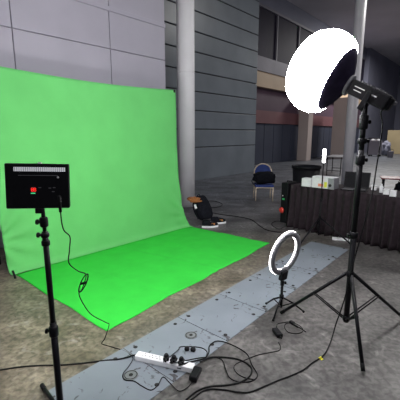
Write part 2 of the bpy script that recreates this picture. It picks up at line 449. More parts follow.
# left stand with LED panel
LS = fl(62, 422)
t = thing('light_stand', 'slim black stand at left holding the flat panel light, cut off by the bottom edge', 'light stand', LS)
zc = atY(38, 186, LS.y).z; ztop = atY(42, 208, LS.y).z
obj('lower_tube', MB().cone((0, 0, .06), (0, 0, .62), .0175), 'black', t)
obj('middle_tube', MB().cone((0, 0, .60), (0, 0, ztop - .12), .0145), 'black', t)
obj('upper_tube', MB().cone((0, 0, ztop - .14), (0, 0, ztop + .02), .0095), 'black', t)
zk = lambda y: atY(50, y, LS.y).z
collar(t, (0, 0, zk(331)), .024, .06, PI)
collar(t, (0, 0, zk(243)), .021, .03, None)
collar(t, (0, 0, zk(235)), .021, .025, PI)
collar(t, (0, 0, zk(222)), .020, .05, PI)
obj('hub', MB().lathe([(.022, .03), (.030, .035), (.030, .085), (.022, .09)], (0, 0, 0)), 'blackplastic', t)
for a in (11, 131, 251):
    a = math.radians(a); d = V((math.cos(a), math.sin(a), 0))
    l = obj('leg', MB().tube([d * .02 + V((0, 0, .06)), d * .2 + V((0, 0, .035)), d * .33 + V((0, 0, .014))], .012, 10), 'black', t)
    obj('rubber_foot', MB().cone(d * .31 + V((0, 0, .018)), d * .36 + V((0, 0, .014)), .0135), 'rubber', l)
# panel
PY = LS.y + .01
pc = atY(38.5, 186, PY)
t = thing('led_panel_light', 'black flat LED panel light seen from behind, on the left stand', 'studio light', (LS.x, LS.y, ztop + .02), math.radians(13))
off = pc - V(t.location)
off = Matrix.Rotation(-math.radians(13), 3, 'Z') @ off
ROT = Matrix.Rotation(math.radians(2.0), 3, 'Y') @ Matrix.Rotation(math.radians(-4), 3, 'X')
PW, PH, PD_ = .290, .220, .034
def pl(x, y, z): return off + ROT @ V((x, y, z))
# body carries its front on the far side (+y)
obj('body', MB().box(off, (PW, PD_, PH), 0, .006, ROT), 'blackplastic', t)
obj('diffuser', MB().box(pl(0, PD_ / 2 + .002, 0), (PW * .92, .004, PH * .88), 0, 0, ROT), 'ledface', t, label='glowing white diffuser')
hb = -PD_ / 2
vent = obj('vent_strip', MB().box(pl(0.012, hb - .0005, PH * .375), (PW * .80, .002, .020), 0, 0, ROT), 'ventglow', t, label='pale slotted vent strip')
mb = MB()
for k in range(24):
    mb.box(pl(-PW * .375 + k * PW * .033 + .01, hb - .0018, PH * .375), (.0022, .002, .018), 0, 0, ROT)
obj('vent_slots', mb, 'dim', vent)
obj('slide_rail', MB().box(pl(.005, hb - .0015, PH * .24), (PW * .62, .003, .0028), 0, 0, ROT), 'dim', t)
obj('slide_knob', MB().lathe([(.005, 0), (.005, .006), (.003, .008)], pl(PW * .325, hb, PH * .20), ROT @ V((0, -1, 0)), 12), 'label', t, label='white knob')
# two red digits with seven segments and a green bar
mb = MB()
for dx in (0, .0115):
    x0 = -PW * .085 + dx; z0 = PH * -.075
    for sx, sz, w_, h_ in ((0, .008, .008, .0024), (0, 0, .008, .0024), (0, -.008, .008, .0024), (-.004, .004, .0024, .007), (.004, .004, .0024, .007), (-.004, -.004, .0024, .007), (.004, -.004, .0024, .007)):
        mb.box(pl(x0 + sx, hb - .001, z0 + sz), (w_, .002, h_), 0, 0, ROT)
obj('display_digits', mb, 'reddigit', t, label='red lit digits')
obj('display_bar', MB().box(pl(-PW * .075, hb - .001, PH * -.155), (.020, .002, .005), 0, 0, ROT), 'greendigit', t, label='pale green lit bar')
for k, (x, z) in enumerate(((-.02, -.03), (.01, -.03), (.055, -.04), (.075, -.03), (.07, -.12))):
    obj('button', MB().box(pl(x * 1.0, hb - .001, PH * z), (.012, .002, .004), 0, 0, ROT), 'dim', t)
obj('tally', MB().box(pl(.01, 0, PH / 2 + .003), (.018, .012, .006), 0, .001, ROT), 'label', t)
obj('mount', MB().cone((0, 0, 0), pl(0, 0, -PH / 2), .008), 'black', t)
obj('tilt_bracket', MB().box(pl(0, 0, -PH / 2 - .012), (.035, .03, .028), 0, .005, ROT), 'blackplastic', t)
jack = atY(60, 206, PY - .05)
Rz = Matrix.Rotation(math.radians(-13), 3, 'Z')
j_l = Rz @ (jack - V(t.location))
obj('power_jack', MB().cone(j_l + V((0, 0, .05)), j_l + V((0, 0, -.03)), .008, .007), 'rubber', t)
r = .0032
hang = [atY(60.5, 212, PY - .05), atY(62, 224, PY - .02), atY(64.5, 231, PY + .01), atY(70, 237, PY + .03), atY(69.5, 250, PY + .08), atY(69, 263, PY + .15), atY(78, 271, PY + .22), atY(86, 275, PY + .28), atY(82, 289, PY + .36), atY(79, 294, PY + .40), atY(84, 305, PY + .48), atY(92, 315, PY + .55), atY(106, 322.5, PY + .66), atY(109, 325, PY + .68), fl(105, 338, .05), fl(102, 344, r), fl(112, 347, r), fl(122, 350, r), fl(128, 353, r)]
fr = [(133, 358), (129, 366), (123, 374), (125, 380), (134, 381), (142, 386), (151, 390), (158, 385), (163, 377), (170, 383), (179, 391), (188, 387), (193, 381)]
cord('thin black cord dangling from the flat panel light down across the green sheet', hang + fp(r + .006, *fr), r)
cl = thing('coiled_cable', 'flat tied bundle of black cord hanging before the green sheet', 'cord', atY(83, 283, PY + .32))
o0 = V(cl.location); mb = MB(); pts = []
ca, cb_ = atY(87, 274, PY + .3) - o0, atY(80, 292, PY + .34) - o0
ax = (cb_ - ca); sd = V((.016, .008, 0))
for k in range(49):
    a = 2 * PI * k / 16; pts.append((ca + cb_) / 2 + ax * .5 * math.cos(a) + sd * math.sin(a) + V((0, -.004, 0)) * (k / 16 - 1.5))
mb.tube(pts, .0032, 8); obj('loops', mb, 'cord', cl)
obj('tie', MB().cone((ca + cb_) / 2 - sd * 1.1, (ca + cb_) / 2 + sd * 1.1, .008), 'rubber', cl)

# big stand with lantern
f1, f2, f3 = fl(363, 373), fl(281, 314), fl(404, 320)
T0 = V((1.165, 2.48, 0))
t = thing('tripod_stand', 'large black tripod stand at right carrying the glowing lantern', 'light stand', T0)
TY = T0.y
zh = lambda y: atY(350, y, TY).z
zhub, zlow, ztop = zh(274), zh(318), zh(104)
obj('lower_tube', MB().cone((0, 0, zlow - .03), (0, 0, zh(232)), .0215), 'black', t)
obj('middle_tube', MB().cone((0, 0, zh(234)), (0, 0, zh(150)), .0205), 'black', t)
obj('upper_tube', MB().cone((0, 0, zh(152)), (0, 0, ztop), .0185), 'black', t)
collar(t, (0, 0, zhub), .028, .05, .9, 'hub')
collar(t, (0, 0, zlow), .027, .045, None, 'spreader_collar')
collar(t, (0, 0, zh(235)), .031, .05, PI)
collar(t, (0, 0, zh(160)), .031, .07, 0)
collar(t, (0, 0, zh(141)), .031, .04, 0)
collar(t, (0, 0, zh(122)), .030, .10, 0)
for f in (f1, f2, f3):
    d = V((f.x - T0.x, f.y - T0.y, 0)); dn = d.normalized()
    a = dn * .028 + V((0, 0, zhub)); b = V((d.x, d.y, .012))
    l = obj('leg', MB().cone(a, b, .014, .013), 'black', t)
    obj('rubber_foot', MB().cone(b - (b - a).normalized() * .05, b, .014), 'rubber', l)
    mid = a + (b - a) * .46; sdv = dn.cross(V((0, 0, 1))) * .012
    mb = MB()
    for sg in (1, -1): mb.cone(dn * .026 + V((0, 0, zlow)) + sdv * sg, mid + sdv * sg, .0055)
    obj('spreader', mb, 'black', l)
# lantern light
HT = atY(367, 95, TY)
AX = V((-.70, .50, .46)).normalized()                              # the way the lamp points
hd = thing('lantern_light', 'big glowing white lantern softbox on a black lamp head, atop the tall tripod', 'studio light', (T0.x, T0.y, ztop))
o0 = V(hd.location)
hc = atY(367.5, 94, TY) - o0
XA = AX; ZA = (V((0, 0, 1)) - XA * XA.z).normalized(); YA = ZA.cross(XA)
RH = Matrix((XA, YA, ZA)).transposed()
def hp(x, y, z): return hc + RH @ V((x, y, z))
LHD = .29
body = obj('lamp_body', MB().box(hp(-.015, 0, .0), (LHD, .105, .105), 0, .014, RH), 'blackplastic', hd)
mb = MB()
for k in range(9): mb.box(hp(-.11 + k * .022, 0, .055), (.006, .09, .012), 0, 0, RH)
obj('cooling_fins', mb, 'greyplastic', body)
for yy in (-.0535, .0535):
    obj('side_stripe', MB().box(hp(.055, yy, .012), (.075, .002, .006), 0, 0, RH), 'label', body)
    obj('side_stripe', MB().box(hp(.060, yy, -.012), (.055, .002, .005), 0, 0, RH), 'label', body)
    obj('side_print', MB().box(hp(-.055, yy, .006), (.038, .002, .008), 0, 0, RH), 'label', body)
obj('rear_cap', MB().box(hp(-LHD / 2 - .02, 0, 0), (.03, .085, .085), 0, .012, RH), 'black', body)
obj('rear_knob', MB().lathe([(.014, 0), (.016, .01), (.012, .03)], hp(-LHD / 2 - .02, -.03, .02), -XA, 14), 'greyplastic', body)
obj('bowens_ring', MB().lathe([(.062, .13), (.074, .135), (.074, .16), (.062, .165)], hc, XA), 'greyplastic', hd, label='pale metal mount ring')
mb = MB().box(hp(-.02, -.066, -.045), (.035, .006, .13), 0, .002, RH).box(hp(-.02, .066, -.045), (.035, .006, .13), 0, .002, RH).box(hp(-.02, 0, -.108), (.035, .138, .006), 0, .002, RH)
obj('yoke', mb, 'black', hd)
obj('spigot', MB().cone((0, 0, -.03), hp(-.02, 0, -.105), .017), 'black', hd)
# fabric cone and lantern
z_open, r_open = .235, .232
obj('fabric_cone', MB().lathe([(.072, .15), (.110, .168), (.175, .20), (r_open, z_open), (r_open + .008, z_open + .012)], hc, XA, 24, False, False), 'skirtcone', hd)
for k in range(8):
    a = 2 * PI * k / 8 + .2; u_, w_ = XA.orthogonal().normalized(), XA.cross(XA.orthogonal().normalized())
    q = hc + XA * (z_open + .004) + (u_ * math.cos(a) + w_ * math.sin(a)) * (r_open + .005)
    obj('snap', MB().lathe([(.007, 0), (.007, .004)], q, (u_ * math.cos(a) + w_ * math.sin(a)), 10), 'label', hd)
prof = []
RL = .298; HB = .215; zc_l = z_open + .135
for k in range(25):
    a = -math.asin(min(1, (zc_l - z_open) / HB)) + (PI / 2 + math.asin(min(1, (zc_l - z_open) / HB))) * k / 24
    prof.append((RL * max(math.cos(a), 0) ** .72 if k else r_open, zc_l + HB * math.sin(a)))
obj('lantern_shade', MB().lathe(prof, hc, XA, 40, True, False), 'glow', hd, label='glowing white lantern shade')
u_, w_ = XA.orthogonal().normalized(), XA.cross(XA.orthogonal().normalized())
mb = MB()
for k in range(8):
    a = 2 * PI * k / 8 + .2; e = u_ * math.cos(a) + w_ * math.sin(a)
    mb.tube([hc + XA * z_ + e * (r_ + .0005) for r_, z_ in prof[1:-3]], .0036, 6)
obj('rib_seams', mb, 'hole', hd)
cable = [hp(-LHD / 2 - .03, 0, -.03) + o0, atY(381, 112, TY + .06), atY(382.5, 125, TY + .06), atY(380, 145, TY + .05), atY(376, 170, TY + .03), atY(372, 195, TY + .01), atY(364, 225, TY - .04), atY(357, 250, TY - .05), atY(351, 272, TY - .07), atY(347, 290, TY - .06), atY(342, 307, TY - .02), atY(336, 324, TY + .0), fl(331, 341, .01), fl(326, 352, .006), fl(320, 358, .006)]
fr = [(312, 363), (303, 370), (290, 376), (279, 380), (265, 386), (250, 392), (238, 392), (226, 390), (212, 389), (203, 391), (196, 396), (188, 402)]
cord('black cord from the lantern lamp down the tripod, then past the yellow tape', cable + fp(.006, *fr), .005)
ty = fl(320, 358, .006); dv = (fl(318, 359.5, .006) - ty).normalized()
o = obj('tape_marker', MB().cone(ty - dv * .012, ty + dv * .012, .0075).box(ty + V((.008, -.012, -.001)), (.022, .014, .003), .6), 'yellowtape', loc=ty)
tag(o, 'small yellow tape flag wrapped round the black floor cord', 'tape')

# ------------------------------------------------------------------ ring light on small tripod
R0 = V((.74, 2.86, 0))
t = thing('mini_tripod', 'low black tabletop tripod under the ring light', 'tripod', R0)
zr = lambda y: atY(282, y, R0.y).z
for q in (fl(304, 313), fl(266, 304.5), fl(273, 322)):
    d = V((q.x - R0.x, q.y - R0.y, 0))
    l = obj('leg', MB().tube([V((0, 0, .15)), d * .5 + V((0, 0, .095)), d + V((0, 0, .010))], .008, 8), 'black', t)
    obj('rubber_foot', MB().cone(d * .94 + V((0, 0, .02)), d + V((0, 0, .010)), .0105), 'rubber', l)
    obj('brace', MB().cone(V((0, 0, .06)), d * .5 + V((0, 0, .095)), .005), 'black', l)
obj('lower_tube', MB().cone((0, 0, .05), (0, 0, zr(278)), .012), 'black', t)
obj('hub', MB().lathe([(.014, .13), (.020, .135), (.020, .17), (.014, .175)]), 'blackplastic', t)
collar(t, (0, 0, zr(283)), .017, .05, .2)
RC = atY(286.3, 253.6, R0.y - .01)
t = thing('ring_light', 'glowing white ring light on a small tripod beside the floor plates', 'ring light', (R0.x, R0.y, zr(278)))
o0 = V(t.location); c0 = RC - o0
hdg = math.radians(130); RAX = V((math.cos(hdg), math.sin(hdg), .15)).normalized()
def ringprof(ri, ro, z0, z1, rnd): return [(ri, z0), (ri + rnd, z0 - rnd), (ro - rnd, z0 - rnd), (ro, z0), (ro, z1), (ri, z1), (ri, z0)]
RO, RI = .205, .157
mb = MB().lathe(ringprof(RI, RO, -.004, .012, .004), c0, RAX, 56, False, False)
obj('ring_housing', mb, 'greyplastic', t, label='grey rear housing')
mb = MB().lathe([(RI - .003, .010), (RI - .003, .020), (RI + .008, .027), (RO - .008, .027), (RO + .003, .020), (RO + .003, .010), (RI - .003, .010)], c0, RAX, 56, False, False)
obj('ring_diffuser', mb, 'ringglow', t, label='glowing white diffuser')
zdn = (V((0, 0, 1)) - RAX * RAX.z).normalized()
bt = c0 - zdn * (RO - .01)
RR = Matrix((RAX.cross(zdn), RAX, zdn)).transposed()
obj('control_box', MB().box(bt - RAX * .012 - zdn * .015, (.085, .04, .085), 0, .008, RR), 'blackplastic', t)
obj('ball_joint', MB().cone((0, 0, 0), bt - zdn * .05, .014, .012), 'black', t)
obj('phone_clip', MB().box(bt + zdn * .055 - RAX * .005, (.075, .010, .022), 0, .003, RR), 'label', t, label='pale phone clip')
# ring light adapter and lead
q = fl(277.3, 334.5)
t = thing('power_adapter', 'black inline power brick on bare concrete below the ring light', 'power adapter', q, math.radians(103))
obj('brick', MB().box((0, 0, .017), (.105, .050, .032), 0, .006), 'blackplastic', t)
obj('strain_relief', MB().cone((.05, 0, .015), (.075, 0, .012), .007, .004), 'rubber', t)
obj('strain_relief', MB().cone((-.05, 0, .015), (-.075, 0, .012), .007, .004), 'rubber', t)
obj('rating_label', MB().box((0, 0, .0335), (.05, .03, .001)), 'blackplastic', t)
r = .0032
cord('thin black lead looping from the ring light power brick towards its tripod', [fl(276.5, 327, .012)] + fp(r, (277.5, 324), (284, 322.5), (291, 322), (300, 326), (303, 331), (297, 333.5), (288, 332), (284.5, 326), (288, 323)) + [fl(294, 324.5, .012)] + fp(r, (300, 328), (306, 332)), r)
o = obj('lead_connector', MB().box(fl(292, 322.5, .014), (.03, .045, .026), .6, .008).cone(fl(293, 324, .014), fl(298, 327.5, .008), .007, .004), 'blackplastic', loc=fl(292, 322.5)); tag(o, 'small black connector lying in the thin lead beside the mini tripod', 'plug')
cord('black cord from the ring light power brick back to the tangled loops', [fl(278.5, 342, .012)] + fp(r, (280.5, 347), (279, 350.5), (270, 352.5), (258, 355), (245, 360), (236, 364), (234, 368.5), (238, 374), (246, 378), (254, 379.5)), r)

# ------------------------------------------------------------------ power strip, plugs and tangle
pa, pb = fl(138, 359, 0), fl(192.5, 371.5, 0)
pd = (pb - pa); plen = pd.length + .02; pang = math.atan2(pd.y, pd.x); pm = (pa + pb) / 2
t = thing('power_strip', 'long white socket strip lying across the grey floor plates', 'power strip', (pm.x, pm.y, .006), pang)
obj('body', MB().box((0, 0, .020), (plen, .062, .040), 0, .006), 'white', t)
for k in range(6):
    x = -plen / 2 + .065 + k * (plen - .10) / 6
    s_ = obj('socket', MB().box((x, 0, .0403), (.044, .046, .0016), 0, .0006), 'paper', t)
    obj('pin_holes', MB().box((x, .012, .0412), (.0045, .010, .0012)).box((x - .011, -.009, .0412), (.010, .0045, .0012)).box((x + .011, -.009, .0412), (.010, .0045, .0012)), 'hole', s_)
    obj('switch', MB().box((x + .030, .012, .042), (.009, .016, .004), 0, .001), 'dim' if k > 8 else 'paper', t)
obj('cord_boot', MB().cone((-plen / 2, 0, .02), (-plen / 2 - .03, 0, .014), .009, .006), 'rubber', t)
obj('side_mark', MB().box((plen * .28, -.0315, .02), (.03, .001, .008)), 'hole', t)
def stripp(x, z=.046, y=0.0): return pm + Matrix.Rotation(pang, 3, 'Z') @ V((x, y, z))
xs = [-plen / 2 + .065 + k * (plen - .10) / 6 for k in range(6)]
plugl = ['black plug in the power strip nearest its middle', 'black round plug in the power strip between two others', 'black plug in the power strip nearest the power brick']
for k, x in enumerate((xs[3] + .0, xs[4], xs[5])):
    q = stripp(x, .0475)
    t = thing('mains_plug', plugl[k], 'plug', q, pang + (.3, -.2, .1)[k], 'plugs in the white power strip')
    obj('plug_body', MB().box((0, 0, .012), (.042, .044, .024), 0, .007), 'blackplastic', t)
    obj('grip', MB().lathe([(.017, .022), (.016, .034), (.011, .042)], (0, .003, 0)), 'blackplastic', t)
    obj('boot', MB().cone((0, -.02, .016), (0, -.045, .014), .008, .005), 'rubber', t)
    if k == 0:
        t['label'] = plugl[0]
q = fl(190, 350.5, .01)
t = thing('cord_coupler', 'pair of black round connectors lying behind the plugs of the power strip', 'connector', q, -.2)
obj('coupler_half', MB().lathe([(.008, -.02), (.017, -.014), (.018, .01), (.010, .016)], (-.022, 0, .012), (1, .2, 0)), 'blackplastic', t)
obj('coupler_half', MB().lathe([(.010, -.016), (.018, -.01), (.017, .014), (.008, .022)], (.022, 0, .012), (1, -.2, 0)), 'blackplastic', t)
q = fl(195.5, 377.5)
t = thing('power_adapter', 'black power brick at the right end of the white power strip', 'power adapter', q, math.radians(72))
obj('brick', MB().box((0, 0, .028), (.115, .055, .036), 0, .007), 'blackplastic', t)
obj('brick_foot', MB().box((0, 0, .005), (.09, .04, .010)), 'rubber', t)
obj('strain_relief', MB().cone((.055, 0, .028), (.085, 0, .02), .008, .004), 'rubber', t)
cord('thick black cord entering from the left edge to the white power strip', fp(.0055, (-14, 372), (0, 370), (20, 367), (40, 365.5), (62, 365), (85, 363), (105, 360.5)) + [fl(120, 359, .012), stripp(-plen / 2 - .03, .020)], .0055)
cord('heavy black cord curling in the outermost loop right of the power strip', [stripp(xs[5], .062, -.045)] + fp(.012, (203, 359), (217, 357)) + fp(.006, (237, 359), (250, 366), (251, 374), (243, 381), (228, 385), (210, 386.5), (197, 391), (186, 400)), .006)
cord('black cord tangled in a tall loop over the floor plates edge', [stripp(xs[4], .062, -.045), fl(199, 358, .02)] + fp(.015, (206, 357), (209, 352), (209.5, 346), (217, 341), (230, 344)) + fp(.004, (246, 353), (252, 365), (257.5, 375), (252, 381), (240, 382)) + fp(.012, (230, 378), (226, 370), (222, 360), (212, 357), (200, 362)), .0042)
cord('thin black cord arching from the middle plug past the round connectors', [stripp(xs[3], .06, -.045), fl(178, 350, .02)] + fp(.010, (180, 347), (190, 346.5), (202, 348), (207, 352), (206, 357)), .0035)

# ------------------------------------------------------------------ black draped table and what stands on it
ta, tb = fl(290.5, 226.3), fl(385, 247.5)
TU = (tb - ta).normalized(); TN = V((-TU.y, TU.x, 0))              # along the front, and away from the camera
TL = 2.75; TD = .62; TH = .745
tang = math.atan2(TU.y, TU.x)
t = thing('draped_table', 'long table with pleated black skirt standing behind the tall tripod', 'table', ta, tang)
obj('tabletop', MB().box((TL / 2, TD / 2, TH - .018), (TL, TD, .036), 0, .006), 'skirt', t)
per = [(0, TD), (0, 0), (TL, 0), (TL, TD)]
def skirtpt(u, v):
    s_ = u * (2 * TD + 2 * TL)
    if s_ < TD: b = V((0, TD - s_, 0)); n = V((-1, 0, 0))
    elif s_ < TD + TL: b = V((s_ - TD, 0, 0)); n = V((0, -1, 0))
    elif s_ < 2 * TD + TL: b = V((TL, s_ - TD - TL, 0)); n = V((1, 0, 0))
    else: b = V((2 * TL + 2 * TD - s_, TD, 0)); n = V((0, 1, 0))
    ph = s_ / .118 * 2 * PI + .8 * mnoise.noise(V((s_ * 4, 0, 2)))
    amp = (.016 + .034 * (1 - v)) * (1 + .5 * mnoise.noise(V((s_ * 5, 1, v))))
    sq = math.sin(ph); sq = math.copysign(abs(sq) ** 1.3, sq)
    p = b + n * (.012 + amp + amp * sq) + V((0, 0, .003 + (TH - .005) * v))
    p.x += .012 * (1 - v) * math.sin(ph * .5 + 1) if n.y else 0
    return p
obj('pleated_skirt', MB().grid(skirtpt, 900, 10, .002), 'skirt', t)
for x in (.12, TL - .12):
    for y in (.1, TD - .08): obj('leg', MB().cone((x, y, 0), (x, y, TH - .036), .016), 'steel', t)
def ont(x, y): return fl(x, y, TH)
# black cabinet with red knob at the table's left end
q = fl(284.5, 222.5)
t = thing('speaker_cabinet', 'tall black cabinet with red knob at the left end of the draped table', 'speaker', q + TN * .10 - TU * .008, tang)
BH = .74
obj('cabinet', MB().box((-.005, .02, BH / 2), (.14, .30, BH), 0, .012), 'blackplastic', t)
obj('red_knob', MB().lathe([(.045, 0), (.055, .012), (.05, .03), (.03, .042)], (-.035, -.13, .235), (-.2, -1, 0), 20), 'red', t, label='round red knob')
obj('status_light', MB().lathe([(.010, 0), (.010, .004)], (-.035, -.13, .50), (0, -1, 0), 12), 'label', t, label='small white spot')
obj('green_mark', MB().box((-.02, -.131, .44), (.05, .003, .03)), 'green', t)
obj('top_handle', MB().tube([(-.05, .02, BH), (-.05, .02, BH + .02), (.045, .02, BH + .02), (.045, .02, BH)], .008, 8), 'black', t)
# white carton, labelled box
q = ont(309.5, 187)
t = thing('white_carton', 'small plain white carton on the table left of the labelled box', 'box', q + V((0, .09, .002)), tang + .10)
obj('carton_body', MB().box((0, 0, .065), (.16, .15, .13), 0, .005), 'paper', t)
obj('lid_flap', MB().box((0, 0, .1315), (.158, .148, .003)), 'white', t)
q = ont(325, 189)
t = thing('white_box', 'larger white box with orange and yellow labels on the draped table', 'box', q + V((0.02, .12, .002)), tang + .05)
obj('box_body', MB().box((-.03, 0, .085), (.27, .18, .17), 0, .006), 'paper', t)
obj('box_end', MB().box((.155, 0, .085), (.10, .19, .172), 0, .006), 'greyplastic', t, label='grey end panel')
obj('orange_label', MB().box((-.01, -.0925, .05), (.085, .003, .045)), 'orange', t)
obj('yellow_label', MB().box((.07, -.0925, .065), (.045, .003, .085)), 'yellow', t)
obj('black_dial', MB().lathe([(.022, 0), (.022, .012), (.012, .016)], (.145, -.096, .06), (0, -1, 0), 16), 'hole', t)
obj('box_lid', MB().box((.02, 0, .178), (.36, .185, .012), 0, .004), 'white', t)
# laptop
q = ont(357.5, 191)
t = thing('laptop', 'open black laptop on the draped table, right of the labelled box', 'laptop', q + V((0, .10, .001)), tang + .22)
obj('base', MB().box((0, -.03, .010), (.36, .24, .018), 0, .005), 'blackplastic', t)
obj('keyboard', MB().box((0, -.02, .0195), (.31, .11, .002)), 'dim', t)
obj('palm_rest', MB().box((-.08, -.115, .0195), (.16, .055, .002)), 'steel', t, label='silver palm rest')
RS = Matrix.Rotation(math.radians(-12), 3, 'X')
sc_ = obj('screen', MB().box(V((0, .10, .02)) + RS @ V((0, 0, .125)), (.375, .012, .25), 0, .005, RS), 'blackplastic', t)
obj('display', MB().box(V((0, .10, .02)) + RS @ V((0, -.0068, .128)), (.345, .001, .22), 0, 0, RS), 'screen', sc_)
# bottle and white cups
q = ont(382, 193.0)
t = thing('white_bottle', 'slim white bottle on the table right of the laptop', 'bottle', q + V((0, .03, .001)))
obj('bottle_body', MB().lathe([(.024, 0), (.026, .004), (.026, .085), (.014, .105), (.011, .11)]), 'white', t)
obj('cap', MB().lathe([(.012, .108), (.012, .128), (.009, .131)]), 'white', t)
for (x, y, s_, lab) in ((375.5, 190.5, .075, 'white cube carton between the laptop and the slim bottle'), (388, 195, .075, 'white cube carton just right of the slim bottle'), (395, 197, .082, 'white cube carton rightmost on the draped table')):
    q = ont(x, y)
    t = thing('cube_carton', lab, 'box', q + V((0, .05, .001)), tang + .2, 'small white cartons on the table')
    obj('carton_body', MB().box((0, 0, s_ / 2), (s_, s_, s_), 0, .004), 'paper', t)
    obj('carton_flap', MB().box((0, 0, s_ + .001), (s_ * .98, s_ * .48, .002)), 'white', t)
# rubbish bin behind the table
c = V((2.33, 6.85, 0)); zt = atY(306, 166, c.y).z; bw = 27 / 346 * c.length / 2
c = atY(306.5, 166, 6.85); zt = c.z; c.z = 0
t = thing('waste_bin', 'large black tapered bin standing behind the draped table', 'bin', c)
obj('bin_body', MB().lathe([(bw * .72, 0), (bw * .74, .02), (bw * .96, zt - .04), (bw * .93, zt - .04), (bw * .70, .04)], seg=32), 'blackplastic', t)
obj('rim', MB().lathe([(bw * .94, zt - .05), (bw * 1.02, zt - .045), (bw * 1.03, zt - .01), (bw * .99, zt), (bw * .93, zt - .005), (bw * .93, zt - .05)], seg=32, cap0=False, cap1=False), 'black', t)
obj('bin_liner', MB().lathe([(bw * .985, zt - .02), (bw * 1.04, zt - .002), (bw * 1.0, zt + .008), (bw * .9, zt - .02), (bw * .85, zt - .15)], seg=32, cap0=False, cap1=False), 'blackcloth', t)
# low red table behind
c = fl(394, 203); 
zt = .80
c = atY(397, 177.5, 6.9); zt = c.z; c.z = 0
t = thing('side_table', 'low dark red topped table behind the draped table at the right edge', 'table', c, tang + .4)
obj('tabletop', MB().box((0.05, 0, zt - .012), (.70, .45, .024), 0, .006), 'redtop', t)
for x in (-.25, .35):
    for y in (-.18, .18): obj('leg', MB().cone((x, y, 0), (x * .95, y * .95, zt - .024), .014), 'black', t)
t = thing('black_bag', 'slouched black bag standing under the dark red topped table', 'bag', c + V((.1, .0, 0)), tang + .4)
mb = MB().lathe([(.13, 0), (.16, .05), (.15, .25), (.10, zt - .14), (.04, zt - .10)], seg=20)
obj('bag_body', mb, 'blackcloth', t)
obj('handle', MB().tube(smooth([(-.06, 0, zt - .13), (-.03, 0, zt - .06), (.03, 0, zt - .06), (.06, 0, zt - .13)]), .008, 8), 'blackcloth', t)
# white things on the floor by the table
q = fl(344, 240.5)
t = thing('power_strip', 'short white socket strip on the floor at the foot of the black skirt', 'power strip', q, tang + .5)
obj('body', MB().box((0, 0, .018), (.34, .065, .036), 0, .005), 'white', t)
for k in range(3): obj('socket', MB().box((-.08 + k * .07, 0, .0355), (.042, .042, .0015)), 'paper', t)
obj('plug', MB().box((.06, 0, .055), (.04, .04, .036), 0, .006), 'blackplastic', t)
cord('white cord bunched on the floor beside the black table skirt', fp(.006, (332, 234), (337, 236.5), (343, 238), (346, 235), (339, 234.5), (334, 236)) , .005, m='white')

# tube light on thin tripod
Q0 = V((1.86, 5.02, 0)); zz = lambda y: atY(323, y, Q0.y).z
c = atY(321, 200, Q0.y); Q0 = V((c.x, Q0.y, 0))
t = thing('light_stand', 'thin black tripod before the table skirt holding the small glowing tube', 'light stand', Q0)
obj('lower_tube', MB().cone((0, 0, .08), (0, 0, zz(200)), .012), 'black', t)
obj('upper_tube', MB().cone((0, 0, zz(202)), (0, 0, zz(164)), .009), 'black', t)
collar(t, (0, 0, zz(200)), .017, .05, .3)
collar(t, (0, 0, .36), .017, .04, None)
for q in (fl(297, 249), fl(353, 247), fl(317, 237.5)):
    d = V((q.x - Q0.x, q.y - Q0.y, 0)); d = d.normalized() * .44 if d.length < .3 else d
    l = obj('leg', MB().cone(V((0, 0, .36)), d + V((0, 0, .012)), .012), 'black', t)
    obj('brace', MB().cone(V((0, 0, .10)), d * .45 + V((0, 0, .20)), .005), 'black', l)
t = thing('tube_light', 'short glowing white tube light atop the thin tripod by the table', 'studio light', Q0 + V((0, 0, zz(164))))
zb, ze = 0.02, zz(149) - zz(164)
obj('tube_back', MB().box((0, .012, (zb + ze) / 2), (.050, .018, ze - zb + .03), 0, .006), 'black', t)
obj('tube_diffuser', MB().box((0, -.006, (zb + ze) / 2), (.044, .028, ze - zb), 0, .009), 'tubeglow', t, label='glowing white diffuser')
obj('socket', MB().cone((0, 0, 0), (0, .01, .03), .012), 'black', t)

# ------------------------------------------------------------------ chair with bag
CH = (fl(256, 201) + fl(273, 201)) / 2 + V((0, .2, 0))
t = thing('banquet_chair', 'cream framed banquet chair with round blue back, alone on the open floor', 'chair', CH, math.radians(-3))
wz = .205; zs_ = atY(264, 186, CH.y - .2).z; zb_ = atY(264, 163.5, CH.y + .2).z
for sx in (-1, 1):
    obj('leg', MB().cone((sx * wz, -.20, 0), (sx * wz, -.19, zs_ - .03), .014, .015), 'creamframe', t)
    obj('leg', MB().tube([(sx * (wz + .005), .24, 0), (sx * wz, .20, zs_ - .02)], .014, 10), 'creamframe', t)
obj('seat_frame', MB().box((0, 0, zs_ - .045), (.43, .42, .025), 0, .008), 'creamframe', t)
obj('seat', MB().box((0, 0, zs_ - .005), (.45, .44, .06), 0, .022), 'blue', t)
zbc = zb_ - .22
arc = [(.215 * math.cos(a) , .20 + .04 * math.sin(max(a, 0)) , zbc + .21 * math.sin(a)) for a in [PI * k / 20 for k in range(21)]]
obj('back_frame', MB().tube([(.205, .2, zs_ - .03)] + arc + [(-.205, .2, zs_ - .03)], .015, 10), 'creamframe', t)
mb = MB(); poly = [(.20 * math.cos(PI * k / 16), zbc + .195 * math.sin(PI * k / 16)) for k in range(17)] + [(-.19, zs_ + .10), (.19, zs_ + .10)]
a = [mb.bm.verts.new((x, .185, z_)) for x, z_ in poly]; b = [mb.bm.verts.new((x, .245, z_)) for x, z_ in poly]
mb.bm.faces.new(a); mb.bm.faces.new(b[::-1])
for k in range(len(poly)): mb.bm.faces.new((a[k], b[k], b[(k + 1) % len(poly)], a[(k + 1) % len(poly)]))
bmesh.ops.bevel(mb.bm, geom=mb.bm.edges[:], offset=.012, segments=2, affect='EDGES')
obj('backrest', mb, 'blue', t)
